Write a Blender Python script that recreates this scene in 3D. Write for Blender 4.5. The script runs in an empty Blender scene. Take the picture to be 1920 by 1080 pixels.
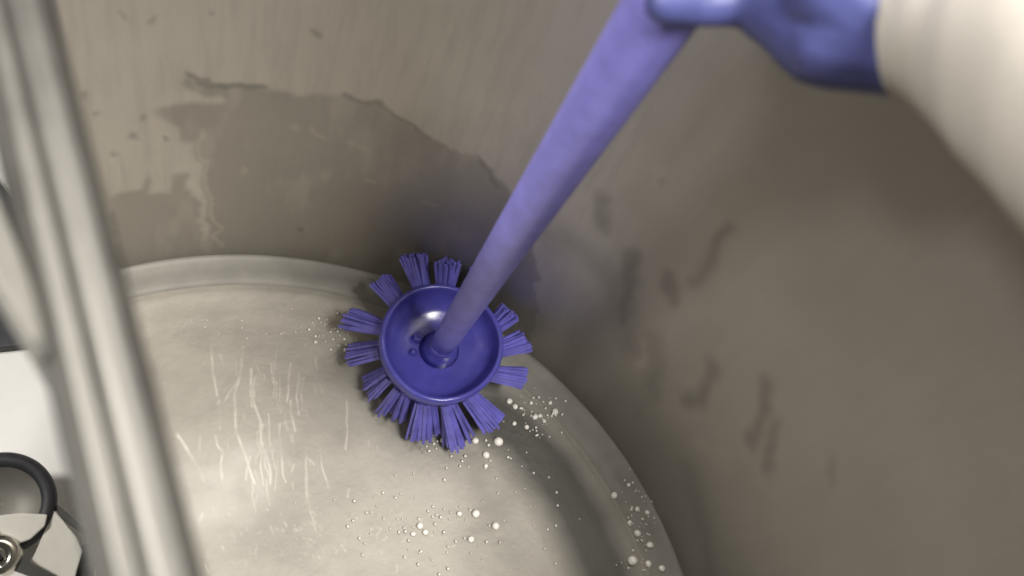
import bpy, bmesh, math, random
import numpy as np
from mathutils import Vector, Matrix

random.seed(7)
rng = np.random.default_rng(7)
sc = bpy.context.scene
COL = sc.collection

# ---------------------------------------------------------------- camera
F_PX = 1900.0                       # focal length in pixels of a 1920 wide frame
PHI, ROLL = math.radians(32), math.radians(28)        # tilt from straight down, roll
CAM = Vector((0.0, 0.0, 1.0))
ROT = Matrix.Rotation(PHI, 3, 'X') @ Matrix.Rotation(ROLL, 3, 'Z')
cam_d = bpy.data.cameras.new('camera')
cam_d.sensor_width = 36.0
cam_d.lens = F_PX / 1920.0 * 36.0
cam_d.clip_start, cam_d.clip_end = 0.01, 50.0
cam_d.dof.use_dof = True
cam_d.dof.focus_distance = 1.12
cam_d.dof.aperture_fstop = 3.8
cam = bpy.data.objects.new('camera', cam_d)
COL.objects.link(cam)
cam.matrix_world = Matrix.Translation(CAM) @ ROT.to_4x4()
sc.camera = cam

# ---------------------------------------------------------------- light
w = bpy.data.worlds.new('World'); sc.world = w; w.use_nodes = True
bg = w.node_tree.nodes['Background']
bg.inputs['Color'].default_value = (1.0, 0.96, 0.90, 1)
bg.inputs['Strength'].default_value = 0.07

def area(name, loc, target, sx, sy, power, col):
    l = bpy.data.lights.new(name, 'AREA'); l.shape = 'RECTANGLE'
    l.size, l.size_y, l.energy, l.color = sx, sy, power, col
    o = bpy.data.objects.new(name, l); COL.objects.link(o)
    o.location = loc
    o.rotation_euler = (Vector(target) - Vector(loc)).to_track_quat('-Z', 'Y').to_euler()
    return o
area('ceiling_lamp', (0.98, -0.08, 2.4), (-0.1, 0.3, 0.2), 0.55, 0.55, 92, (1.0, 0.972, 0.93))
area('ceiling_lamp_corner', (-0.52, 0.90, 2.4), (-0.05, 0.35, 0.2), 0.25, 0.25, 21, (1.0, 0.972, 0.93))
area('added_side_fill', (-1.25, -0.35, 2.05), (-0.1, 0.3, 0.5), 0.3, 0.3, 42, (1.0, 0.972, 0.93))  # added light from the left to brighten the handle; no known source

vs = sc.view_settings
vs.view_transform = 'Standard'; vs.look = 'None'; vs.exposure = -0.20; vs.gamma = 1.0
vs.use_curve_mapping = False
sc.cycles.use_denoising = True
sc.cycles.max_bounces = 8

# ---------------------------------------------------------------- helpers
def ray(px, py):
    d = Vector(((px - 960) / F_PX, -(py - 540) / F_PX, -1.0))
    return ROT @ d
def at(px, py, depth):                       # a point at a depth along the lens axis
    return CAM + ray(px, py) * depth
def on_z(px, py, z):                         # a point on a level plane
    d = ray(px, py)
    return CAM + d * ((z - CAM.z) / d.z)

def link(name, me, parent=None, mat=None, smooth=True):
    o = bpy.data.objects.new(name, me)
    COL.objects.link(o)
    if mat: me.materials.append(mat)
    if smooth and len(me.polygons):
        me.polygons.foreach_set('use_smooth', [True] * len(me.polygons))
    if parent is not None:
        o.parent = parent
        o.matrix_parent_inverse = Matrix.Translation(parent.location).inverted()
    return o
def tag(o, label, cat, group=None):
    o['label'] = label; o['category'] = cat
    if group: o['group'] = group
    return o
def empty(name, loc, label, cat, group=None):
    o = bpy.data.objects.new(name, None); COL.objects.link(o)
    o.location = loc; o.empty_display_size = 0.05
    return tag(o, label, cat, group)
def mesh(name, v, f):
    me = bpy.data.meshes.new(name); me.from_pydata([tuple(p) for p in v], [], f); me.update()
    return me
def bm_mesh(name, bm):
    me = bpy.data.meshes.new(name); bmesh.ops.recalc_face_normals(bm, faces=bm.faces); bm.to_mesh(me); bm.free()
    return me
def grid_mesh(name, P, close_u=False):
    """P: (nu, nv, 3) array of points."""
    nu, nv = P.shape[:2]
    me = bpy.data.meshes.new(name)
    idx = np.arange(nu * nv).reshape(nu, nv)
    if close_u:
        a = idx; b = np.roll(idx, -1, axis=0)
    else:
        a = idx[:-1]; b = idx[1:]
    q = np.stack([a[:, :-1], b[:, :-1], b[:, 1:], a[:, 1:]], -1).reshape(-1, 4)
    me.vertices.add(nu * nv); me.vertices.foreach_set('co', P.reshape(-1).astype(np.float32))
    me.loops.add(q.size); me.loops.foreach_set('vertex_index', q.reshape(-1).astype(np.int32))
    me.polygons.add(len(q)); me.polygons.foreach_set('loop_start', np.arange(0, q.size, 4, dtype=np.int32))
    me.update(calc_edges=True); me.validate()
    return me
def set_attr(me, name, vals):
    a = me.attributes.new(name, 'FLOAT', 'POINT'); a.data.foreach_set('value', np.asarray(vals, np.float32).reshape(-1))
def vnoise(x, y, seed=0):                    # smooth value noise, 0..1
    r = np.random.default_rng(seed).random((256, 256))
    xi = np.floor(x).astype(int); yi = np.floor(y).astype(int)
    fx = x - xi; fy = y - yi
    fx = fx * fx * (3 - 2 * fx); fy = fy * fy * (3 - 2 * fy)
    g = lambda i, j: r[i % 256, j % 256]
    return (g(xi, yi) * (1 - fx) * (1 - fy) + g(xi + 1, yi) * fx * (1 - fy)
            + g(xi, yi + 1) * (1 - fx) * fy + g(xi + 1, yi + 1) * fx * fy)
def fnoise(x, y, seed=0, oct=4):
    s = 0; a = 1; t = 0
    for k in range(oct):
        s = s + a * vnoise(x * 2 ** k, y * 2 ** k, seed + k); t += a; a *= 0.5
    return s / t
def blur(A, n=1):
    for _ in range(n):
        A = (np.roll(A, 1, 0) + np.roll(A, -1, 0) + 2 * A) / 4
        B = A.copy(); B[:, 1:-1] = (A[:, :-2] + A[:, 2:] + 2 * A[:, 1:-1]) / 4; A = B
    return A
def in_poly(X, Y, poly):
    ins = np.zeros(X.shape, bool); n = len(poly)
    for i in range(n):
        x1, y1 = poly[i]; x2, y2 = poly[(i + 1) % n]
        if y1 == y2: continue
        c = ((y1 > Y) != (y2 > Y)) & (X < (x2 - x1) * (Y - y1) / (y2 - y1) + x1)
        ins ^= c
    return ins
def seg_dist(X, Y, a, b):
    dx, dy = b[0] - a[0], b[1] - a[1]
    t = np.clip(((X - a[0]) * dx + (Y - a[1]) * dy) / (dx * dx + dy * dy + 1e-12), 0, 1)
    return np.hypot(X - a[0] - t * dx, Y - a[1] - t * dy)
def line_dist(X, Y, pts):
    d = np.full(X.shape, 9.0)
    for a, b in zip(pts[:-1], pts[1:]): d = np.minimum(d, seg_dist(X, Y, a, b))
    return d

# ---------------------------------------------------------------- materials
def new_mat(name):
    m = bpy.data.materials.new(name); m.use_nodes = True
    nt = m.node_tree; return m, nt, nt.nodes['Principled BSDF']
def N(nt, t, **kw):
    n = nt.nodes.new(t)
    for k, v in kw.items():
        if k in n.inputs: n.inputs[k].default_value = v
        else: setattr(n, k, v)
    return n
def mixcol(nt, fac, a, b):
    m = N(nt, 'ShaderNodeMix', data_type='RGBA')
    for s, v in ((0, fac), (6, a), (7, b)):
        if isinstance(v, bpy.types.NodeSocket): nt.links.new(v, m.inputs[s])
        else: m.inputs[s].default_value = v
    return m.outputs[2]
def mathn(nt, op, a, b=0.0, clamp=False):
    m = N(nt, 'ShaderNodeMath', operation=op, use_clamp=clamp)
    for s, v in ((0, a), (1, b)):
        if isinstance(v, bpy.types.NodeSocket): nt.links.new(v, m.inputs[s])
        else: m.inputs[s].default_value = v
    return m.outputs[0]
def noise_tex(nt, scale, detail=4, stretch=None, rough=0.55):
    tc = N(nt, 'ShaderNodeTexCoord'); src = tc.outputs['Object']
    if stretch:
        mp = N(nt, 'ShaderNodeMapping'); mp.inputs['Scale'].default_value = stretch
        nt.links.new(src, mp.inputs['Vector']); src = mp.outputs['Vector']
    n = N(nt, 'ShaderNodeTexNoise', Scale=scale, Detail=detail, Roughness=rough)
    nt.links.new(src, n.inputs['Vector'])
    return n.outputs['Fac']
def bump(nt, b, h, strength, dist):
    n = N(nt, 'ShaderNodeBump', Strength=strength, Distance=dist)
    nt.links.new(h, n.inputs['Height']); nt.links.new(n.outputs['Normal'], b.inputs['Normal'])
def attr(nt, name):
    return N(nt, 'ShaderNodeAttribute', attribute_name=name).outputs['Fac']
def ramp01(nt, v, lo, hi):
    m = N(nt, 'ShaderNodeMapRange'); m.inputs['From Min'].default_value = lo; m.inputs['From Max'].default_value = hi
    nt.links.new(v, m.inputs['Value']); return m.outputs['Result']

def steel_plain(name, col, rough, metal=1.0, bump_s=0.05, stretch=None, scale=40):
    m, nt, b = new_mat(name)
    n = noise_tex(nt, scale, 5, stretch)
    c = mixcol(nt, ramp01(nt, n, 0.3, 0.7), tuple(x * 0.88 for x in col) + (1,), tuple(min(1, x * 1.08) for x in col) + (1,))
    nt.links.new(c, b.inputs['Base Color'])
    r = mathn(nt, 'MULTIPLY_ADD', n, 0.16); r.node.inputs[2].default_value = rough - 0.08
    nt.links.new(r, b.inputs['Roughness'])
    b.inputs['Metallic'].default_value = metal
    bump(nt, b, n, bump_s, 0.002)
    return m

# vat wall: satin steel with a dried film; where it is wet the film is gone and the steel shows darker; right-side shade is painted into the same mask
m_wall, nt, b = new_mat('wall_steel')
wet_shade = attr(nt, 'wet_shade'); smear_shade = attr(nt, 'smear_shade')
cloud = noise_tex(nt, 9, 5)
dry_c = mixcol(nt, ramp01(nt, cloud, 0.3, 0.7), (0.54, 0.51, 0.46, 1), (0.60, 0.565, 0.51, 1))
wet_shade_c = mixcol(nt, ramp01(nt, cloud, 0.3, 0.7), (0.35, 0.33, 0.296, 1), (0.39, 0.368, 0.33, 1))
c = mixcol(nt, wet_shade, dry_c, wet_shade_c)
c = mixcol(nt, ramp01(nt, smear_shade, 0, 1), c, (0.13, 0.125, 0.11, 1))
c = mixcol(nt, ramp01(nt, smear_shade, 0, -1), c, (0.62, 0.57, 0.49, 1))
nt.links.new(c, b.inputs['Base Color'])
b.inputs['Metallic'].default_value = 0.8
r = mathn(nt, 'MULTIPLY_ADD', wet_shade, -0.04); r.node.inputs[2].default_value = 0.50
nt.links.new(r, b.inputs['Roughness'])
grain = noise_tex(nt, 90, 6, (1, 1, 0.12), 0.65)
c = mixcol(nt, ramp01(nt, grain, 0.35, 0.75), c, (0.33, 0.31, 0.28, 1)); c.node.inputs[0].default_value = 0.0
gm = mathn(nt, 'MULTIPLY', ramp01(nt, grain, 0.45, 0.75), 0.35); nt.links.new(gm, c.node.inputs[0])
nt.links.new(c, b.inputs['Base Color'])
fine = noise_tex(nt, 30, 6, (1, 1, 1.0), 0.6)
bump(nt, b, fine, 0.16, 0.003)

# vat floor: brighter, glossier, wet
m_pan, nt, b = new_mat('floor_steel')
scum_glint = attr(nt, 'scum_glint'); film_shade = attr(nt, 'film_shade')
cloud = noise_tex(nt, 14, 6)
base = mixcol(nt, ramp01(nt, cloud, 0.3, 0.7), (0.36, 0.338, 0.295, 1), (0.47, 0.442, 0.388, 1))
base = mixcol(nt, film_shade, base, (0.09, 0.085, 0.076, 1))  # darkens by mottled film and by the shade painted on the floor
c = mixcol(nt, scum_glint, base, (0.86, 0.82, 0.74, 1))
nt.links.new(c, b.inputs['Base Color'])
b.inputs['Metallic'].default_value = 0.45
rr = mathn(nt, 'MULTIPLY_ADD', cloud, 0.34)  # roughness; rr.node.inputs[2].default_value = 0.17
nt.links.new(rr, b.inputs['Roughness'])
b.inputs['Coat Weight'].default_value = 0.05
b.inputs['Coat Roughness'].default_value = 0.12
ripple = mathn(nt, 'ADD', noise_tex(nt, 38, 6), mathn(nt, 'MULTIPLY', noise_tex(nt, 190, 3), 0.25))
bump(nt, b, ripple, 0.38, 0.004)

m_cove, nt, b = new_mat('cove_steel')
cn = noise_tex(nt, 30, 5)
cc_ = mixcol(nt, ramp01(nt, cn, 0.3, 0.7), (0.215, 0.205, 0.182, 1), (0.27, 0.257, 0.23, 1))
nt.links.new(mixcol(nt, attr(nt, 'film_shade'), cc_, (0.085, 0.08, 0.072, 1)), b.inputs['Base Color'])
b.inputs['Metallic'].default_value = 0.45; b.inputs['Roughness'].default_value = 0.62
bump(nt, b, cn, 0.12, 0.003)
m_rim = steel_plain('rim_steel', (0.205, 0.196, 0.177), 0.46, 0.85, 0.05)
m_jacket = steel_plain('jacket_steel', (0.40, 0.38, 0.34), 0.42, 0.9, 0.04)
m_dark = steel_plain('dark_steel', (0.10, 0.098, 0.09), 0.5, 0.6)
m_dull = steel_plain('dull_steel', (0.22, 0.21, 0.185), 0.55, 0.6, 0.08)
m_chrome = steel_plain('chrome', (0.72, 0.69, 0.62), 0.14, 1.0, 0.02)

def plastic(name, col, rough, spec=0.5, sss=0.0, scale=60, bump_s=0.04, var=0.12):
    m, nt, b = new_mat(name)
    n = noise_tex(nt, scale, 4)
    c = mixcol(nt, ramp01(nt, n, 0.3, 0.7), tuple(x * (1 - var) for x in col) + (1,), tuple(x * (1 + var) for x in col) + (1,))
    nt.links.new(c, b.inputs['Base Color'])
    b.inputs['Roughness'].default_value = rough
    b.inputs['Specular IOR Level'].default_value = spec
    if sss:
        b.inputs['Subsurface Weight'].default_value = sss
        b.inputs['Subsurface Radius'].default_value = (0.004, 0.004, 0.008)
    bump(nt, b, n, bump_s, 0.001)
    return m
m_brush = plastic('violet_plastic', (0.078, 0.075, 0.38), 0.2, 0.6)
m_handle = plastic('violet_handle', (0.29, 0.275, 0.80), 0.36)
m_tuft = plastic('violet_bristle', (0.15, 0.14, 0.50), 0.45, var=0.25)
m_glove = plastic('blue_nitrile', (0.085, 0.095, 0.27), 0.45, scale=70, bump_s=0.5)
m_sleeve = plastic('cream_fabric', (0.57, 0.53, 0.46), 0.85, 0.2, scale=400, bump_s=0.25, var=0.05)
m_rubber = plastic('black_rubber', (0.03, 0.03, 0.034), 0.55, var=0.3)
m_tile = plastic('white_floor', (0.93, 0.91, 0.87), 0.35, scale=12, bump_s=0.03, var=0.04)
m_white = plastic('white_enamel', (0.80, 0.77, 0.70), 0.25, var=0.03)
m_foam = plastic('white_foam', (0.90, 0.87, 0.80), 0.3, 0.6, var=0.04)

# ---------------------------------------------------------------- vat
CX, CY, R0 = -0.03958, 0.11966, 0.44152    # centre and radius of the round back
H = 0.66
GROUND_Z = -0.15
# the flat front: a vertical wall under the straight front rim
FA, FB = on_z(100, 0, H).xy, on_z(385, 1080, H).xy
FD = (FB - FA).normalized(); FN = Vector((FD.y, -FD.x))           # FN points out of the vat
if FN.dot(Vector((CX, CY)) - FA) > 0: FN = -FN
OX, OY = Vector((CX, CY)) - FN * 0.13                              # a point well inside
def smin(a, b, k):
    h = np.clip(0.5 + 0.5 * (b - a) / k, 0, 1)
    return b * (1 - h) + a * h - k * h * (1 - h)
def plan(th, off=0.0, offl=None):
    """outline of the half-round vat, moved outwards by off; th is the angle about (OX, OY)"""
    c, s_ = np.cos(th), np.sin(th)
    offl = off if offl is None else offl
    dx, dy = OX - CX, OY - CY
    bq = c * dx + s_ * dy
    rc = -bq + np.sqrt(bq * bq - (dx * dx + dy * dy - (R0 + off) ** 2))
    dn = (FA.x - OX) * FN.x + (FA.y - OY) * FN.y + offl
    cosn = c * FN.x + s_ * FN.y
    rl = np.where(cosn > 0.05, dn / np.maximum(cosn, 0.05), 20.0)
    far = np.minimum(rl, 3.0)
    r = np.where(far > rc + 0.2, rc, smin(rc, far, 0.05))
    return OX + r * c, OY + r * s_
def on_wall(px, py):                       # photo outline -> (arc length, height) on the round wall
    d = ray(px, py)
    a = d.x ** 2 + d.y ** 2; bb = -(d.x * CX + d.y * CY); c_ = CX * CX + CY * CY - R0 * R0
    t = (-bb + math.sqrt(max(bb * bb - a * c_, 0))) / a
    return (unw(math.atan2(d.y * t - CY, d.x * t - CX)) * R0, 1 + t * d.z)
TH_MID = 0.0
def unw(a): return (a - TH_MID + math.pi) % (2 * math.pi) - math.pi + TH_MID
TH_MID = on_wall(1000, 300)[0] / R0
def on_floor(px, py, z=0.0):
    p = on_z(px, py, z); return (p.x, p.y)

ground_me = mesh('ground', [(-6, -6, GROUND_Z), (6, -6, GROUND_Z), (6, 6, GROUND_Z), (-6, 6, GROUND_Z)], [(0, 1, 2, 3)])
g = link('floor', ground_me, None, m_tile); g['kind'] = 'structure'

vat = empty('vat', (OX, OY, GROUND_Z), 'large half-round stainless steel vat seen from above, being scrubbed inside', 'vat')

# wall: dense where the photo sees it
def th_o(px, py):
    p, _ = on_wall(px, py); a = p / R0
    return math.atan2(CY + R0 * math.sin(a) - OY, CX + R0 * math.cos(a) - OX)
TM = th_o(1000, 300)
dense = np.linspace(TM - 1.9, TM + 1.9, 1200)
coarse = np.linspace(TM + 1.9, TM - 1.9 + 2 * math.pi, 160)[1:-1]
TH = np.concatenate([dense, coarse])
ZW = np.concatenate([np.linspace(0.012, 0.60, 300), np.linspace(0.60, H, 8)[1:]])
T, Z = np.meshgrid(TH, ZW, indexing='ij')
PX, PY = plan(T, 0.0)
wv = 0.0010 * (fnoise(T * 4, Z * 5, 3, 2) - 0.5)
P = np.stack([PX + wv * np.cos(T), PY + wv * np.sin(T), Z], -1)
wall_me = grid_mesh('wall', P, True)
TCC = np.arctan2(PY - CY, PX - CX)
S = ((TCC - TH_MID + math.pi) % (2 * math.pi) - math.pi + TH_MID) * R0
wx = S + 0.009 * (fnoise(S * 60, Z * 60, 11) - 0.5) * 2
wz = Z + 0.009 * (fnoise(S * 60, Z * 60, 21) - 0.5) * 2
wet_px = [(345, 132), (380, 158), (440, 162), (500, 168), (560, 176), (640, 174), (700, 192), (760, 222), (805, 255), (835, 285), (900, 305),
          (950, 345), (990, 420), (1010, 520), (1010, 600), (985, 680), (720, 540), (450, 500), (215, 520), (205, 365),
          (270, 352), (262, 320), (276, 330), (286, 360), (318, 365), (322, 330), (345, 322), (372, 390), (384, 450), (392, 450), (384, 385),
          (372, 300), (368, 262), (345, 268), (330, 232), (300, 225), (296, 205), (330, 196), (420, 200), (425, 188), (380, 184), (350, 160)]
wetP = [on_wall(*p) for p in wet_px]
wet_shadeA = in_poly(wx, wz, wetP).astype(float)
wet_shadeA = blur(wet_shadeA, 4)
# dry patches inside the wet area, and spatter outside it
sm = np.zeros_like(S)
def stroke(pts, width, amount, soft=0.5):
    global sm
    q = [on_wall(*p) for p in pts]
    d = line_dist(wx, wz, q)
    k = np.clip((width - d) / (width * soft), 0, 1)
    sm = np.where(np.abs(k * amount) > np.abs(sm), k * amount, sm)
# dark tide line along the top of the wet area
stroke([(340, 135), (370, 142), (400, 158), (450, 165), (500, 165)], 0.0045, 0.55)
stroke([(640, 175), (700, 194), (760, 224), (805, 256)], 0.0035, 0.40)
stroke([(800, 252), (835, 285), (900, 300), (930, 345)], 0.0035, 0.30)
# pale runs
stroke([(376, 250), (384, 330), (398, 400), (410, 460)], 0.0032, -0.45)
stroke([(300, 190), (296, 250), (305, 330)], 0.006, -0.25)
stroke([(590, 245), (610, 262)], 0.003, -0.3); stroke([(650, 265), (690, 278)], 0.003, -0.25)
stroke([(690, 340), (700, 345)], 0.003, -0.4); stroke([(800, 378), (812, 384)], 0.004, -0.4)
stroke([(310, 190), (400, 188)], 0.003, -0.25)
# spatter spots
for p in [(232, 20), (238, 30), (400, 22), (265, 215), (300, 260), (212, 285), (280, 40), (250, 250), (155, 178), (180, 208), (1240, 335), (1236, 350), (560, 430), (590, 60)]:
    stroke([p, (p[0] + 3, p[1] + 4)], 0.0035, 0.40)
for p in [(1235, 320), (1225, 345), (405, 28), (545, 240), (460, 316)]:
    stroke([p, (p[0] + 4, p[1] + 4)], 0.004, -0.25)
# scrubbed dark smears on the right, and the brush's cast shadow painted as a broad stroke
for pts, wd, am in [([(1130, 375), (1130, 430)], .010, .38), ([(1185, 480), (1180, 560), (1168, 600)], .014, .45), ([(1255, 510), (1262, 560)], .011, .45),
                    ([(1368, 425), (1330, 480), (1300, 535)], .009, .42), ([(1340, 690), (1315, 740), (1290, 760)], .014, .42),
                    ([(1440, 720), (1420, 800), (1408, 830)], .011, .45), ([(1455, 790), (1440, 880)], .011, .40), ([(1555, 870), (1552, 910)], .007, .32),
                    ([(1230, 640), (1225, 730)], .018, .25), ([(1040, 440), (1150, 520), (1180, 640)], .03, .22), ([(1290, 880), (1320, 1000), (1330, 1075)], .022, .20)]:
    stroke(pts, wd, am, 0.8)
for pts, wd, am in [([(1215, 640), (1200, 690)], .006, -.18), ([(1190, 540), (1180, 600)], .005, -.15), ([(1300, 820), (1360, 860)], .012, -.10)]:
    stroke(pts, wd, am, 0.9)
sm = blur(sm, 1)
right_side = np.clip((S - on_wall(1080, 400)[0]) / (on_wall(1120, 400)[0] - on_wall(1080, 400)[0]), 0, 1)
sm = sm * (1 - right_side) + blur(sm, 8) * right_side * 1.15
wet_shadeA = np.clip(wet_shadeA + 0.22 * (fnoise(S * 25, Z * 8, 31) - 0.5) - wet_shadeA * 0.32 * np.clip((fnoise(S * 45, Z * 14, 37, 3) - 0.60) * 5, 0, 1), 0, 1)
s0, s1 = on_wall(960, 400)[0], on_wall(1300, 430)[0]      # right wall darkened: its shade is painted in through the wet mask
k_ = np.clip((S + 0.10 * (fnoise(S * 9, Z * 5, 35) - 0.5) - s0) / (s1 - s0), 0, 1); k_ = k_ * k_ * (3 - 2 * k_)
wet_shadeA = np.maximum(wet_shadeA, k_ * 1.3)
runs = np.clip((fnoise(S * 34, Z * 5, 131, 4) - 0.52) * 4, 0, 1) * np.clip((0.42 - Z) / 0.25, 0, 1)
sm = sm + right_side * 0.30 * runs * np.clip((on_wall(1650, 600)[0] - S) / (on_wall(1650, 600)[0] - s0), 0, 1) if on_wall(1650, 600)[0] > s0 else sm + right_side * 0.30 * runs * np.clip((S - on_wall(1650, 600)[0]) / (s0 - on_wall(1650, 600)[0]), 0, 1)
set_attr(wall_me, 'wet_shade', wet_shadeA); set_attr(wall_me, 'smear_shade', sm)
wall = link('wall', wall_me, vat, m_wall)

# floor pan with its stepped, rounded corner
prof = [(0.001, 0.0130), (-0.0010, 0.0105), (-0.004, 0.0088), (-0.012, 0.0066), (-0.020, 0.0052), (-0.0255, 0.0038), (-0.0290, 0.0022), (-0.0320, 0.0016),
        (-0.0350, 0.0020), (-0.0390, 0.0025), (-0.0430, 0.0022), (-0.0490, 0.0012), (-0.0572, 0.0004), (-0.0672, 0.0000), (-0.0732, -0.0006), (-0.0792, -0.0010)]
pr = np.array(prof)
NC, NI = 44, 200
po = np.interp(np.linspace(0, 1, NC), np.linspace(0, 1, len(pr)), pr[:, 0]); pz = np.interp(np.linspace(0, 1, NC), np.linspace(0, 1, len(pr)), pr[:, 1])
thf = np.linspace(0, 2 * math.pi, 1300, endpoint=False)
X2 = np.zeros((len(thf), NC + NI)); Y2 = X2.copy(); Z2 = X2.copy()
for i in range(NC):
    X2[:, i], Y2[:, i] = plan(thf, po[i], po[i] * 0.05); Z2[:, i] = pz[i]
for i in range(NI):
    q = 1 - (i + 1) / (NI + 1)
    X2[:, NC + i] = OX + (X2[:, NC - 1] - OX) * q; Y2[:, NC + i] = OY + (Y2[:, NC - 1] - OY) * q
    Z2[:, NC + i] = pz[-1] - 0.002 * (1 - q)
R2 = np.hypot(X2 - CX, Y2 - CY)
Z2 = Z2 + np.where((R2 < R0 - 0.075) & (np.arange(NC + NI)[None, :] > NC + 4), 0.0009 * (fnoise(X2 * 18, Y2 * 18, 41, 3) - 0.5), 0)
film_shadeA = np.clip((fnoise(X2 * 12, Y2 * 12, 71, 5) - 0.47) * 3.0, 0, 1) * 0.24
# dark strip right of the floor: handle shadow and wall reflection painted in
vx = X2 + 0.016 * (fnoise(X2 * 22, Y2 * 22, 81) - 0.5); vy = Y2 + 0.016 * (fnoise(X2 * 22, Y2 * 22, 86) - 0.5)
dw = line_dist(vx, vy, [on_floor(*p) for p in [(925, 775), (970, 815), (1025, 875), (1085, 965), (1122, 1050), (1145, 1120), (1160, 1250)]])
film_shadeA = np.maximum(film_shadeA, np.clip((0.052 - dw) / 0.036, 0, 1) * 0.95)
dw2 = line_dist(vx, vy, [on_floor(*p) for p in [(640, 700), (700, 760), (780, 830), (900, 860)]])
film_shadeA = np.maximum(film_shadeA, np.clip((0.034 - dw2) / 0.034, 0, 1) * 0.30)  # shadow beside the lower bristles, painted into the floor colour
P2 = np.stack([X2, Y2, Z2], -1)
KC = int(np.argmax(po < -0.0315)) + 1        # the cove ends at the crease; inside it the pan begins
cove = link('cove', grid_mesh('cove', P2[:, :KC], True), vat, m_cove)
set_attr(cove.data, 'film_shade', film_shadeA[:, :KC])
film_shadeA = film_shadeA[:, KC - 1:]
X2, Y2, Z2 = X2[:, KC - 1:], Y2[:, KC - 1:], Z2[:, KC - 1:]
pan_me = grid_mesh('floor_pan', P2[:, KC - 1:], True)
ux = X2 + 0.0014 * (fnoise(X2 * 70, Y2 * 70, 51) - 0.5) * 2
uy = Y2 + 0.0014 * (fnoise(X2 * 70, Y2 * 70, 61) - 0.5) * 2
scum_glint = np.zeros_like(X2)  # pale streaks and scratches, with glints painted into the colour
SPOT = np.clip((fnoise(X2 * 60, Y2 * 60, 95, 3) - 0.30) * 3.2, 0.12, 1)
def streak(pts, width, amount):
    global scum_glint
    q = [on_floor(*p) for p in pts]
    d = line_dist(ux, uy, q)
    scum_glint = np.maximum(scum_glint, 0.62 * amount * SPOT * np.clip((width * 0.8 - d) / (width * 0.7), 0, 1))
for pts, wd, am in [([(455, 650), (450, 700), (440, 740)], .0022, .8), ([(440, 740), (442, 810), (460, 850), (478, 905)], .0022, .75),
                    ([(470, 690), (472, 740), (488, 790), (490, 830), (505, 870), (508, 905)], .0022, .75), ([(452, 705), (430, 735), (418, 760)], .002, .5),
                    ([(412, 750), (412, 805)], .0022, .6), ([(332, 815), (350, 840), (375, 880), (382, 900)], .003, .9), ([(400, 950), (410, 985)], .002, .5),
                    ([(650, 750), (652, 800), (648, 840)], .0018, .6), ([(495, 830), (480, 860)], .0018, .5), ([(376, 820), (372, 850)], .002, .35),
                    ([(500, 900), (505, 945)], .002, .4), ([(590, 700), (592, 740)], .002, .4), ([(548, 815), (552, 850)], .003, .3)]:
    streak(pts, wd, am)
for _ in range(34):                         # fine upright runs left of the brush
    px, py = random.gauss(500, 70), random.uniform(640, 900)
    if px < 390 or px > 640: continue
    L_ = random.uniform(30, 110); q0 = random.uniform(-14, 14)
    streak([(px, py), (px + q0 * 0.4, py + L_ * 0.5), (px + q0 + 6, py + L_)], random.uniform(.0011, .0019), random.uniform(.35, .8))
for _ in range(70):                        # short stray scratches and painted water glints
    px, py = random.uniform(380, 760), random.uniform(640, 1070)
    if px > 620 and py < 780: continue
    L = random.uniform(4, 22); a = random.gauss(1.45, 0.35)
    streak([(px, py), (px + L * math.cos(a), py + L * math.sin(a))], random.uniform(.0011, .0018), random.uniform(.15, .5))
for _ in range(170):                        # glints on the wet floor, painted as pale specks
    px, py = random.gauss(580, 90), random.gauss(1000, 28)
    if px < 400: continue
    streak([(px, py), (px + random.uniform(-5, 5), py + random.uniform(-5, 5))], random.uniform(.0010, .0019), random.uniform(.15, .6))
set_attr(pan_me, 'scum_glint', np.clip(scum_glint, 0, 1)); set_attr(pan_me, 'film_shade', film_shadeA)
pan = link('floor_pan', pan_me, vat, m_pan)

def sweep(name, prof, parent, mat, n=420):
    """a profile of (outward offset, height) carried round the outline of the vat"""
    t = np.linspace(0, 2 * math.pi, n, endpoint=False)
    A = np.zeros((n, len(prof), 3))
    for i, (o_, z) in enumerate(prof):
        A[:, i, 0], A[:, i, 1] = plan(t, o_); A[:, i, 2] = z
    return link(name, grid_mesh(name, A, True), parent, mat)
def half_round(o0, o1, z, h, n=14):
    return [((o0 + o1) / 2 - (o1 - o0) / 2 * math.cos(math.pi * i / n), z + h * math.sin(math.pi * i / n)) for i in range(n + 1)]
# rolled rim: an inner roll, a shallow groove, a flatter outer roll that turns down
sweep('rim', [(0.0, H - 0.03), (0.0, H - 0.012)] + half_round(0.0, 0.019, H - 0.008, 0.008)[1:] + [(0.0200, H - 0.0095), (0.0225, H - 0.0080), (0.0250, H - 0.0088), (0.0280, H - 0.0112), (0.0298, H - 0.0145), (0.0308, H - 0.0180)]
      + [(0.0312, H - 0.022), (0.0312, H - 0.026), (0.022, H - 0.030), (0.0, H - 0.03)], vat, m_rim)
sweep('rim_bead', [(0.0300 + 0.0042 * math.cos(2 * math.pi * i / 16), H - 0.030 + 0.0042 * math.sin(2 * math.pi * i / 16)) for i in range(17)], vat, m_dark)
sweep('jacket', [(0.0215, H - 0.028), (0.0215, 0.02), (0.016, -0.012), (0.002, -0.028), (-0.05, -0.034), (-0.20, -0.036)], vat, m_jacket, 300)

# legs that carry it
for k in range(4):
    a = 0.4 + k * math.pi / 2
    bm = bmesh.new()
    bmesh.ops.create_cone(bm, cap_ends=True, segments=20, radius1=0.022, radius2=0.026, depth=0.115)
    me = bm_mesh('leg', bm)
    o = link('leg', me, vat, m_jacket)
    lx, ly = plan(np.array([a]), -0.10)
    o.matrix_world = Matrix.Translation((lx[0], ly[0], GROUND_Z + 0.058))
    
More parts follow.
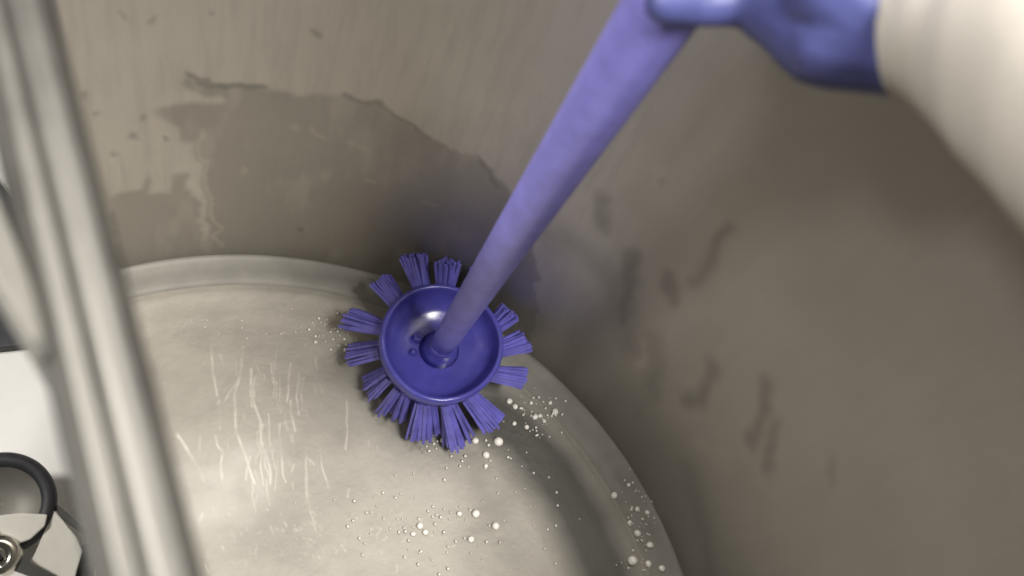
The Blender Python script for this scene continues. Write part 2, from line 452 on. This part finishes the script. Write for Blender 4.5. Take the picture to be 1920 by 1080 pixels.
# ---------------------------------------------------------------- brush
DIST_HEAD = 1.035
hc = at(828, 643, DIST_HEAD)                # centre of the dish
h_top = at(1290, -60, 0.53)
ax0 = at(834, 640, DIST_HEAD)
hz = (h_top - ax0).normalized()             # handle direction, up towards the hand
hx = (ROT @ Vector((1, 0, 0))); hx = (hx - hz * hx.dot(hz)).normalized(); hy = hz.cross(hx)
def bl(x, y, z): return hc + hx * x + hy * y + hz * z
RD = 119 / F_PX * DIST_HEAD
brush = empty('scrubbing_brush', hc - hz * 0.05, 'violet plastic brush with round dished head and long handle scrubbing the vat corner', 'brush')
def frame_lathe(name, prof, parent, mat, n=96, wob=None, org=None, zx=hx, zy=hy, zz=hz):
    V = []; org = org or hc
    for i in range(n):
        t = 2 * math.pi * i / n
        for (r, z) in prof:
            rr = r * (wob(t) if wob and r > 0.02 else 1)
            V.append(org + zx * (rr * math.cos(t)) + zy * (rr * math.sin(t)) + zz * z)
    A = np.array([tuple(v) for v in V]).reshape(n, len(prof), 3)
    return link(name, grid_mesh(name, A, True), parent, mat)
wob = lambda t: 1 + 0.018 * math.cos(2 * (t - 0.8)) - 0.020 * math.exp(-((t - 3.95) / 0.38) ** 2) + 0.01 * math.sin(3 * t + 1)
dish = [(0.0005, -0.024), (0.012, -0.0238), (0.026, -0.0225), (0.038, -0.0195), (0.046, -0.0150), (0.0510, -0.009), (0.0532, -0.002), (0.0542, 0.0030), (0.0552, 0.0048), (0.0572, 0.0050),
        (0.0590, 0.0036), (0.0598, 0.001), (0.0596, -0.004), (0.0585, -0.012), (0.0555, -0.022), (0.048, -0.031), (0.032, -0.038), (0.012, -0.040), (0.0005, -0.040)]
k = RD / 0.0598
dish = [(r * k, z * k) for r, z in dish]
head = frame_lathe('head', dish, brush, m_brush, 110, wob)
# socket where the handle enters, and the little moulded stud with its hole
sx, sy = (ax0 - hc).dot(hx), (ax0 - hc).dot(hy)
sock_o = bl(sx, sy, 0)
frame_lathe('socket', [(0.0005, -0.026), (0.0210, -0.0235), (0.0175, -0.017), (0.0155, -0.008), (0.0138, -0.004), (0.0005, -0.004)], head, m_brush, 40, None, sock_o)
so = bl((790 - 828) / F_PX * DIST_HEAD, -(622 - 643) / F_PX * DIST_HEAD, -0.0205)
st_ = frame_lathe('stud', [(0.0005, 0.001), (0.0018, 0.001), (0.0026, 0.0042), (0.0040, 0.0046), (0.0050, 0.003), (0.0056, -0.004)], head, m_brush, 24, None, so)
so2 = bl((782 - 828) / F_PX * DIST_HEAD, -(652 - 643) / F_PX * DIST_HEAD, -0.0205)
frame_lathe('moulded_ridge', [(0.0004, 0.0030), (0.0020, 0.0026), (0.0034, 0.001), (0.0042, -0.003)], head, m_brush, 20, None, so2)
# handle: tapered, from the socket to beyond the fist
L = (h_top - sock_o).length
hzz = (h_top - sock_o).normalized(); hxx = (hx - hzz * hx.dot(hzz)).normalized(); hyy = hzz.cross(hxx)
hp = [(0.0005, -0.018), (0.0130, -0.018), (0.0132, 0.02)]
for i in range(1, 19):
    t = i / 18
    hp.append((0.0132 + 0.0125 * t ** 0.95, 0.02 + (L + 0.16) * t))
hp += [(0.0245, L + 0.190), (0.0190, L + 0.198), (0.008, L + 0.202), (0.0005, L + 0.203)]
frame_lathe('handle', hp, brush, m_handle, 48, None, sock_o, hxx, hyy, hzz)

# tufts: each a blunt bundle of separate stiff bristles
def make_tuft(base, tip, width, seed, flare=0.35, count=46):
    r_ = random.Random(seed)
    V, Fc = [], []
    d0 = (tip - base); length = d0.length * 0.92; d0.normalize()
    tan = d0.cross(hz).normalized(); nrm = tan.cross(d0)
    lean = r_.uniform(-0.25, 0.25)
    for i in range(count):
        a = r_.random() * 2 * math.pi; q = math.sqrt(r_.random())
        u_, v_ = q * math.cos(a), q * math.sin(a)
        b0 = base + tan * (u_ * width) + nrm * (v_ * width * 0.6)
        ln = length * (r_.uniform(0.93, 1.03) + lean * 0.35 * u_)
        dd = (d0 + tan * (u_ * flare * 0.5 + r_.gauss(0, 0.03)) + nrm * (v_ * flare * 0.3 + r_.gauss(0, 0.03))).normalized()
        sag = tan * r_.gauss(0, 0.0010) - hz * r_.uniform(0, 0.002)
        pts = [b0, b0 + dd * ln * 0.55 + sag * 0.4, b0 + dd * ln + sag]
        rads = [0.0019, 0.0019, 0.0016]
        s1 = dd.cross(nrm).normalized(); s2 = dd.cross(s1)
        n0 = len(V)
        for p, rr in zip(pts, rads):
            for j in range(4):
                t = 2 * math.pi * j / 4
                V.append(p + s1 * rr * math.cos(t) + s2 * rr * math.sin(t))
        for s_ in range(2):
            for j in range(4):
                j2 = (j + 1) % 4
                Fc.append((n0 + s_ * 4 + j, n0 + s_ * 4 + j2, n0 + s_ * 4 + 4 + j2, n0 + s_ * 4 + 4 + j))
        Fc.append((n0 + 8, n0 + 9, n0 + 10, n0 + 11))
    return link('bristle_tuft', mesh('bristle_tuft', V, Fc), brush, m_tuft, smooth=False)
tips = [(777, 476, 17), (712, 524, 20), (650, 594, 19), (656, 668, 24), (692, 730, 20), (736, 772, 22), (795, 816, 24), (864, 828, 20), (930, 794, 23), (988, 708, 18), (990, 634, 20), (960, 582, 18),
        (842, 490, 16), (908, 520, 16)]
for i, (tx, ty, wpx) in enumerate(tips):
    ang = math.atan2(-(ty - 643), tx - 828)
    rb_ = RD * wob(ang % (2 * math.pi)) * 0.90
    base = hc + (hx * math.cos(ang) + hy * math.sin(ang)) * rb_ - hz * 0.016
    dep = DIST_HEAD + 0.030
    for _ in range(40):                       # bristle ends rest on the floor or the wall, not inside them
        tp = at(828 + (tx - 828) * 1.02, 643 + (ty - 643) * 1.04, dep)
        if tp.z > 0.006 and math.hypot(tp.x - CX, tp.y - CY) < R0 - 0.006: break
        dep -= 0.003
    make_tuft(base, tp, wpx * 0.76 / F_PX * DIST_HEAD, 100 + i, random.uniform(0.15, 0.40))
# a lower inner ring of tufts pointing down to the floor
for i in range(10):
    ang = 2 * math.pi * i / 10 + 0.2
    rad = hx * math.cos(ang) + hy * math.sin(ang)
    make_tuft(hc + rad * RD * 0.50 - hz * 0.034, hc + rad * RD * 0.58 - hz * 0.066, 0.0075, 300 + i, 0.3, 50)

# ---------------------------------------------------------------- arm with glove and sleeve
def capsule_chain(bm, pts, rads, seg=14):
    """overlapping tapered capsules, fused later by a voxel remesh"""
    for (a, ra), (b_, rb) in zip(zip(pts[:-1], rads[:-1]), zip(pts[1:], rads[1:])):
        d = b_ - a; ln = d.length; z = d.normalized(); x = z.orthogonal().normalized(); y = z.cross(x)
        rings = []
        prof = [(-ra * math.cos(t), ra * math.sin(t)) for t in (0.25, 0.7, 1.15, math.pi / 2)] + [(ln + rb * math.cos(t), rb * math.sin(t)) for t in (math.pi / 2, 1.15, 0.7, 0.25)]
        for (h, r) in prof:
            rings.append([bm.verts.new(a + z * h + (x * math.cos(2 * math.pi * j / seg) + y * math.sin(2 * math.pi * j / seg)) * r) for j in range(seg)])
        for r1, r2 in zip(rings[:-1], rings[1:]):
            for j in range(seg):
                bm.faces.new((r1[j], r1[(j + 1) % seg], r2[(j + 1) % seg], r2[j]))
        bm.faces.new(rings[0][::-1]); bm.faces.new(rings[-1])

G = sock_o + hzz * (L + 0.035)              # grip point on the handle axis
gr = ROT @ Vector((1, 0, 0)); gr = (gr - hzz * gr.dot(hzz)).normalized()
gu = hzz.cross(gr)
if gu.dot(ROT @ Vector((0, 1, 0))) < 0: gu = -gu
def gl(r, u, h): return G + gr * r + gu * u + hzz * h
bm = bmesh.new()
wrist = at(1690, 46, 0.50)
fr = 0.0100
for i, h in enumerate((-0.022, -0.001, 0.020, 0.040)):
    s = (0.92, 1.02, 1.0, 0.86)[i]
    capsule_chain(bm, [gl(0.058, 0.018, h), gl(0.026, 0.040 * s, h), gl(-0.010, 0.040, h), gl(-0.036, 0.020, h), gl(-0.037, 0.004, h)],
                  [0.0125, fr * 1.08, fr, fr * 0.95, fr * 0.86])
# thumb lies across the near side of the handle
capsule_chain(bm, [at(1470, -5, 0.520), at(1390, -2, 0.522), at(1315, 6, 0.518), at(1245, 8, 0.520)], [0.021, 0.0145, 0.0122, 0.0105])
# palm and heel of the hand
capsule_chain(bm, [gl(0.054, 0.010, -0.020), gl(0.054, 0.010, 0.036)], [0.020, 0.021])
capsule_chain(bm, [gl(0.056, 0.004, 0.010), at(1460, 0, 0.520), at(1560, 42, 0.510), wrist], [0.024, 0.024, 0.0335, 0.0355])
capsule_chain(bm, [gl(0.060, 0.012, 0.030), at(1560, -30, 0.49), wrist], [0.022, 0.026, 0.034])
capsule_chain(bm, [wrist, at(1790, 58, 0.485)], [0.0355, 0.034])
glove_me = bm_mesh('glove', bm)
person = empty('person', wrist, 'arm of a person in blue glove and cream sleeve gripping the brush handle', 'person')
glove = link('glove', glove_me, person, m_glove)
glove['label'] = 'blue nitrile glove closed around the brush handle'
rm = glove.modifiers.new('fuse', 'REMESH'); rm.mode = 'VOXEL'; rm.voxel_size = 0.0022; rm.use_smooth_shade = True
smo = glove.modifiers.new('soften', 'SMOOTH'); smo.factor = 0.5; smo.iterations = 8

# sleeve: a loose tube with folds
path = [(1694, 25, 0.500, 0.0410), (1760, 22, 0.490, 0.0440), (1860, 60, 0.470, 0.0480), (1990, 145, 0.440, 0.0515), (2140, 275, 0.410, 0.0540), (2270, 430, 0.380, 0.056), (2420, 640, 0.34, 0.058)]
pp = [at(a, b_, d) for a, b_, d, r in path]; prd = [p[3] for p in path]
tt = np.linspace(0, len(pp) - 1, 60)
C3 = np.stack([np.interp(tt, np.arange(len(pp)), [p[i] for p in pp]) for i in range(3)], -1)
for _ in range(6): C3[1:-1] = (C3[:-2] + 2 * C3[1:-1] + C3[2:]) / 4
rad_i = np.interp(tt, np.arange(len(pp)), prd)
V = np.zeros((64, 64, 3)); nrm0 = None
ring_rows = []
ii, jj = np.meshgrid(np.arange(60), np.arange(64), indexing='ij')
SN = fnoise(ii * 0.22 + 1.5 * np.cos(jj / 64 * 2 * math.pi) + 9, 2 + 1.5 * np.sin(jj / 64 * 2 * math.pi) + ii * 0.05, 91, 3)
for i in range(60):
    tg = Vector(C3[min(i + 1, 59)] - C3[max(i - 1, 0)]).normalized()
    x = (nrm0 or tg.orthogonal()); x = (x - tg * x.dot(tg)).normalized(); nrm0 = x; y = tg.cross(x)
    row = []
    for j in range(64):
        t = 2 * math.pi * j / 64
        fold = 1 + 0.016 * math.sin(i * 0.5 + 1.7 * math.sin(t * 1.0 + 0.3)) * (0.4 + 0.6 * math.sin(t + 1) ** 2) + 0.02 * math.sin(3 * t + i * 0.2) + 0.05 * (SN[i, j] - 0.5)
        r = rad_i[i] * fold
        row.append(Vector(C3[i]) + x * r * math.cos(t) + y * r * math.sin(t))
    ring_rows.append(row)
# turned-in hem so the cuff has thickness
inner = [Vector(C3[0]) + (p - Vector(C3[0])) * 0.93 for p in ring_rows[0]]
inner2 = [Vector(C3[4]) + (p - Vector(C3[4])) * 0.90 for p in ring_rows[4]]
rows = [inner2, inner] + ring_rows
A = np.array([[tuple(p) for p in row] for row in rows]).transpose(1, 0, 2)
sleeve = link('sleeve', grid_mesh('sleeve', A, True), person, m_sleeve)
sleeve['label'] = 'loose cream white sleeve over the wrist'

# ---------------------------------------------------------------- foam bubbles on the vat floor
def bubble_mesh():
    bm = bmesh.new(); bmesh.ops.create_uvsphere(bm, u_segments=12, v_segments=8, radius=1.0)
    for v in bm.verts:
        v.co.z = max(v.co.z, -0.35)
        if v.co.z < 0: v.co.x *= 1.04; v.co.y *= 1.04
    return bm_mesh('foam_bubble', bm)
bub = bubble_mesh(); bub.materials.append(m_foam); bub.polygons.foreach_set('use_smooth', [True] * len(bub.polygons))
def floor_z(x, y):
    return float(np.interp(math.hypot(x - CX, y - CY) - R0, po[::-1], pz[::-1]))
BIG = {(1185, 1052): 'largest white foam bubble in the dark strip by the wall at bottom right', (935, 827): 'largest white foam bubble just below the lower right bristles',
       (893, 962): 'round white foam bubble alone on the vat floor straight below the brush', (1151, 929): 'topmost white foam bubble of the trail along the wall at bottom right',
       (1040, 773): 'rightmost white foam bubble of the cluster beside the brush head', (955, 752): 'leftmost white foam bubble of the cluster beside the brush head'}
def put_bubble(px, py, rpx, label, group):
    label = BIG.get((px, py), label)
    p = on_z(px, py, 0.002); z = floor_z(p.x, p.y)
    o = bpy.data.objects.new('foam_bubble', bub); COL.objects.link(o)
    r = rpx * 0.74 / F_PX * 1.15
    o.location = (p.x, p.y, z + r * 0.3); o.scale = (r, r * random.uniform(0.85, 1.1), r * random.uniform(0.7, 0.95))
    o.rotation_euler.z = random.random() * 6
    tag(o, label, 'bubble', group)
gA = 'white foam bubble in the cluster right of the brush head'
for q in [(955, 752, 8), (966, 762, 7), (1003, 782, 8), (1012, 780, 6), (1040, 773, 8), (988, 800, 6), (965, 793, 6), (995, 756, 5), (1030, 757, 6), (1020, 790, 5)]:
    put_bubble(*q, gA, 'foam bubbles beside the brush head')
gB = 'white foam bubble in the dark strip beside the wall at bottom right'
for q in [(1151, 929, 8), (1192, 957, 7), (1180, 980, 6), (1194, 1001, 9), (1216, 1024, 9), (1185, 1052, 12), (1215, 1058, 8), (1238, 1068, 8), (1210, 964, 6), (1176, 912, 5)]:
    put_bubble(*q, gB, 'foam bubbles along the wall')
gC = 'white foam bubble on the pale vat floor just below the bristles'
for q in [(935, 827, 11), (912, 852, 9), (892, 825, 8), (830, 824, 6), (912, 872, 5)]:
    put_bubble(*q, gC, 'foam bubbles below the bristles')
gD = 'small white foam bubble out on the pale vat floor'
for q in [(893, 962, 9), (862, 962, 6), (788, 985, 7), (798, 997, 6), (930, 985, 9), (884, 1010, 7), (775, 1000, 5)]:
    put_bubble(*q, gD, 'foam bubbles out on the floor')
# specks too many to count
V, Fc = [], []
octa = [(1, 0, 0), (0, 1, 0), (-1, 0, 0), (0, -1, 0), (0, 0, 1), (0, 0, -0.5)]
of = [(0, 1, 4), (1, 2, 4), (2, 3, 4), (3, 0, 4), (1, 0, 5), (2, 1, 5), (3, 2, 5), (0, 3, 5)]
def speck(px, py, rpx):
    p = on_z(px, py, 0.001); z = floor_z(p.x, p.y); r = rpx / F_PX * 1.25; n0 = len(V)
    a = random.random() * 3
    for (x, y, zz) in octa:
        V.append((p.x + r * (x * math.cos(a) - y * math.sin(a)), p.y + r * (x * math.sin(a) + y * math.cos(a)), z + r * 0.35 + r * zz * 0.8))
    for f in of: Fc.append(tuple(n0 + i for i in f))
for cx_, cy_, sxp, syp, n, mx in [(1000, 775, 30, 22, 45, 3.6), (1195, 985, 22, 50, 60, 3.4), (850, 850, 60, 22, 30, 3.6), (620, 620, 26, 18, 40, 4.2), (800, 990, 90, 45, 70, 3.2),
                                   (520, 610, 80, 14, 20, 2.2), (950, 960, 60, 60, 25, 3.0)]:
    for _ in range(n):
        speck(random.gauss(cx_, sxp), random.gauss(cy_, syp), random.uniform(1.2, mx))
fs = link('foam_specks', mesh('foam_specks', V, Fc), None, m_foam)
fs['kind'] = 'stuff'; tag(fs, 'fine white foam specks scattered over the wet vat floor', 'foam')

# ---------------------------------------------------------------- things on the floor outside, left of the rim
# black slab on the floor
a = on_z(-330, 540, GROUND_Z); b_ = on_z(62, 652, GROUND_Z)
c0 = on_z(-40, 665, GROUND_Z)
def slab(name, poly, z0, z1, mat, label, cat):
    bm = bmesh.new()
    lo = [bm.verts.new((p[0], p[1], z0)) for p in poly]; f = bm.faces.new(lo)
    ex = bmesh.ops.extrude_face_region(bm, geom=[f]); 
    for v in [g_ for g_ in ex['geom'] if isinstance(g_, bmesh.types.BMVert)]: v.co.z = z1
    bmesh.ops.bevel(bm, geom=list(bm.edges), offset=0.003, segments=2, affect='EDGES', profile=0.6)
    o = link(name, bm_mesh(name, bm), None, mat, False)
    return tag(o, label, cat)
slab_poly = [on_z(*p, GROUND_Z)[:2] for p in [(120, 648), (-60, 668), (-300, 420), (-40, 300), (60, 420)]]
slab('dark_slab', slab_poly, GROUND_Z + 0.001, GROUND_Z + 0.014, m_rubber, 'black slab on the white floor outside the vat', 'mat')

# cover plate and dark end block fixed under the front rim
def plate(name, px, z0, z1, parent, mat, bev=0.0015):
    bm = bmesh.new()
    lo = [bm.verts.new((*on_z(p[0], p[1], z1).xy, z0)) for p in px]; f = bm.faces.new(lo)
    ex = bmesh.ops.extrude_face_region(bm, geom=[f])
    for v in [g_ for g_ in ex['geom'] if isinstance(g_, bmesh.types.BMVert)]: v.co.z = z1
    bmesh.ops.bevel(bm, geom=list(bm.edges), offset=bev, segments=2, affect='EDGES', profile=0.6)
    return link(name, bm_mesh(name, bm), parent, mat, False)
cover = plate('cover_plate', [(66, 652), (108, 640), (-20, 330), (-170, 240), (-130, 330)], H - 0.075, H - 0.024, vat, m_dull)
plate('end_block', [(70, 664), (94, 662), (92, 632), (62, 634)], H - 0.034, H - 0.018, cover, m_dark, 0.001)

# caster
cc = on_z(4, 945, GROUND_Z + 0.075)
caster = empty('caster', (cc.x, cc.y, GROUND_Z), 'chrome caster with black tyres on the white floor outside the vat', 'caster')
cz_ = ((CAM - cc).normalized() + Vector((0, 0, 0.25))).normalized()
cxv = ROT @ Vector((1, 0, 0)); cxv = (cxv - cz_ * cxv.dot(cz_)).normalized(); cyv = cz_.cross(cxv)
u = (cc - CAM).dot(ROT @ Vector((0, 0, -1))) / F_PX
def cl(px, py, h): return cc + cxv * ((px - 4) * u) + cyv * ((945 - py) * u) + cz_ * h
tyre = frame_lathe('tyre', [(66 * u, 0.010), (70 * u, 0.015), (88 * u, 0.015), (95 * u, 0.008), (95 * u, -0.012), (88 * u, -0.018), (66 * u, -0.018)], caster, m_rubber, 64, None, cc, cxv, cyv, cz_)
frame_lathe('wheel_disc', [(0.0004, 0.000), (20 * u, 0.000), (45 * u, 0.003), (67 * u, 0.011)], tyre, m_dull, 64, None, cc, cxv, cyv, cz_)
def chunk(name, px, h0, h1, mat, bev=0.002):
    bm = bmesh.new()
    lo = [bm.verts.new(cl(p[0], p[1], h0)) for p in px]; hi = [bm.verts.new(cl(p[0], p[1], h1)) for p in px]
    bm.faces.new(lo[::-1]); bm.faces.new(hi); n = len(px)
    for i in range(n): bm.faces.new((lo[i], lo[(i + 1) % n], hi[(i + 1) % n], hi[i]))
    bmesh.ops.bevel(bm, geom=list(bm.edges), offset=bev, segments=3, affect='EDGES', profile=0.6)
    return link(name, bm_mesh(name, bm), caster, mat, False)
chunk('fork_cover', [(-40, 980), (0, 968), (40, 962), (84, 964), (82, 985), (60, 1010), (30, 1022), (-40, 1022)], 0.012, 0.020, m_white)
chunk('fork_plate', [(92, 952), (112, 975), (140, 1005), (152, 1030), (142, 1090), (70, 1090), (60, 1060), (80, 1015)], 0.000, 0.012, m_white)
chunk('fork_edge', [(92, 944), (100, 946), (158, 992), (160, 1000), (150, 999), (110, 970)], -0.002, 0.010, m_dark, 0.001)
chunk('brace', [(-20, 1000), (0, 992), (60, 1050), (118, 1078), (110, 1092), (40, 1066)], 0.018, 0.024, m_dark, 0.001)
cap_ = frame_lathe('axle_cap', [(0.0004, 0.012), (11 * u, 0.012), (12 * u, 0.024), (26 * u, 0.026), (38 * u, 0.022), (42 * u, 0.010)], caster, m_chrome, 40, None, cl(10, 1040, 0.004), cxv, cyv, cz_)
frame_lathe('axle_bolt', [(0.0004, 0.018), (9 * u, 0.017), (11 * u, 0.010)], cap_, m_rubber, 24, None, cl(8, 1038, 0.006), cxv, cyv, cz_)
chunk('tyre', [(150, 1018), (162, 1014), (172, 1020), (178, 1050), (176, 1100), (150, 1100), (144, 1060)], -0.03, 0.004, m_rubber, 0.003)

for ob in list(bpy.data.objects):
    if ob.type == 'MESH' and ob.parent is None and 'kind' not in ob and 'label' not in ob:
        print('UNLABELLED', ob.name)
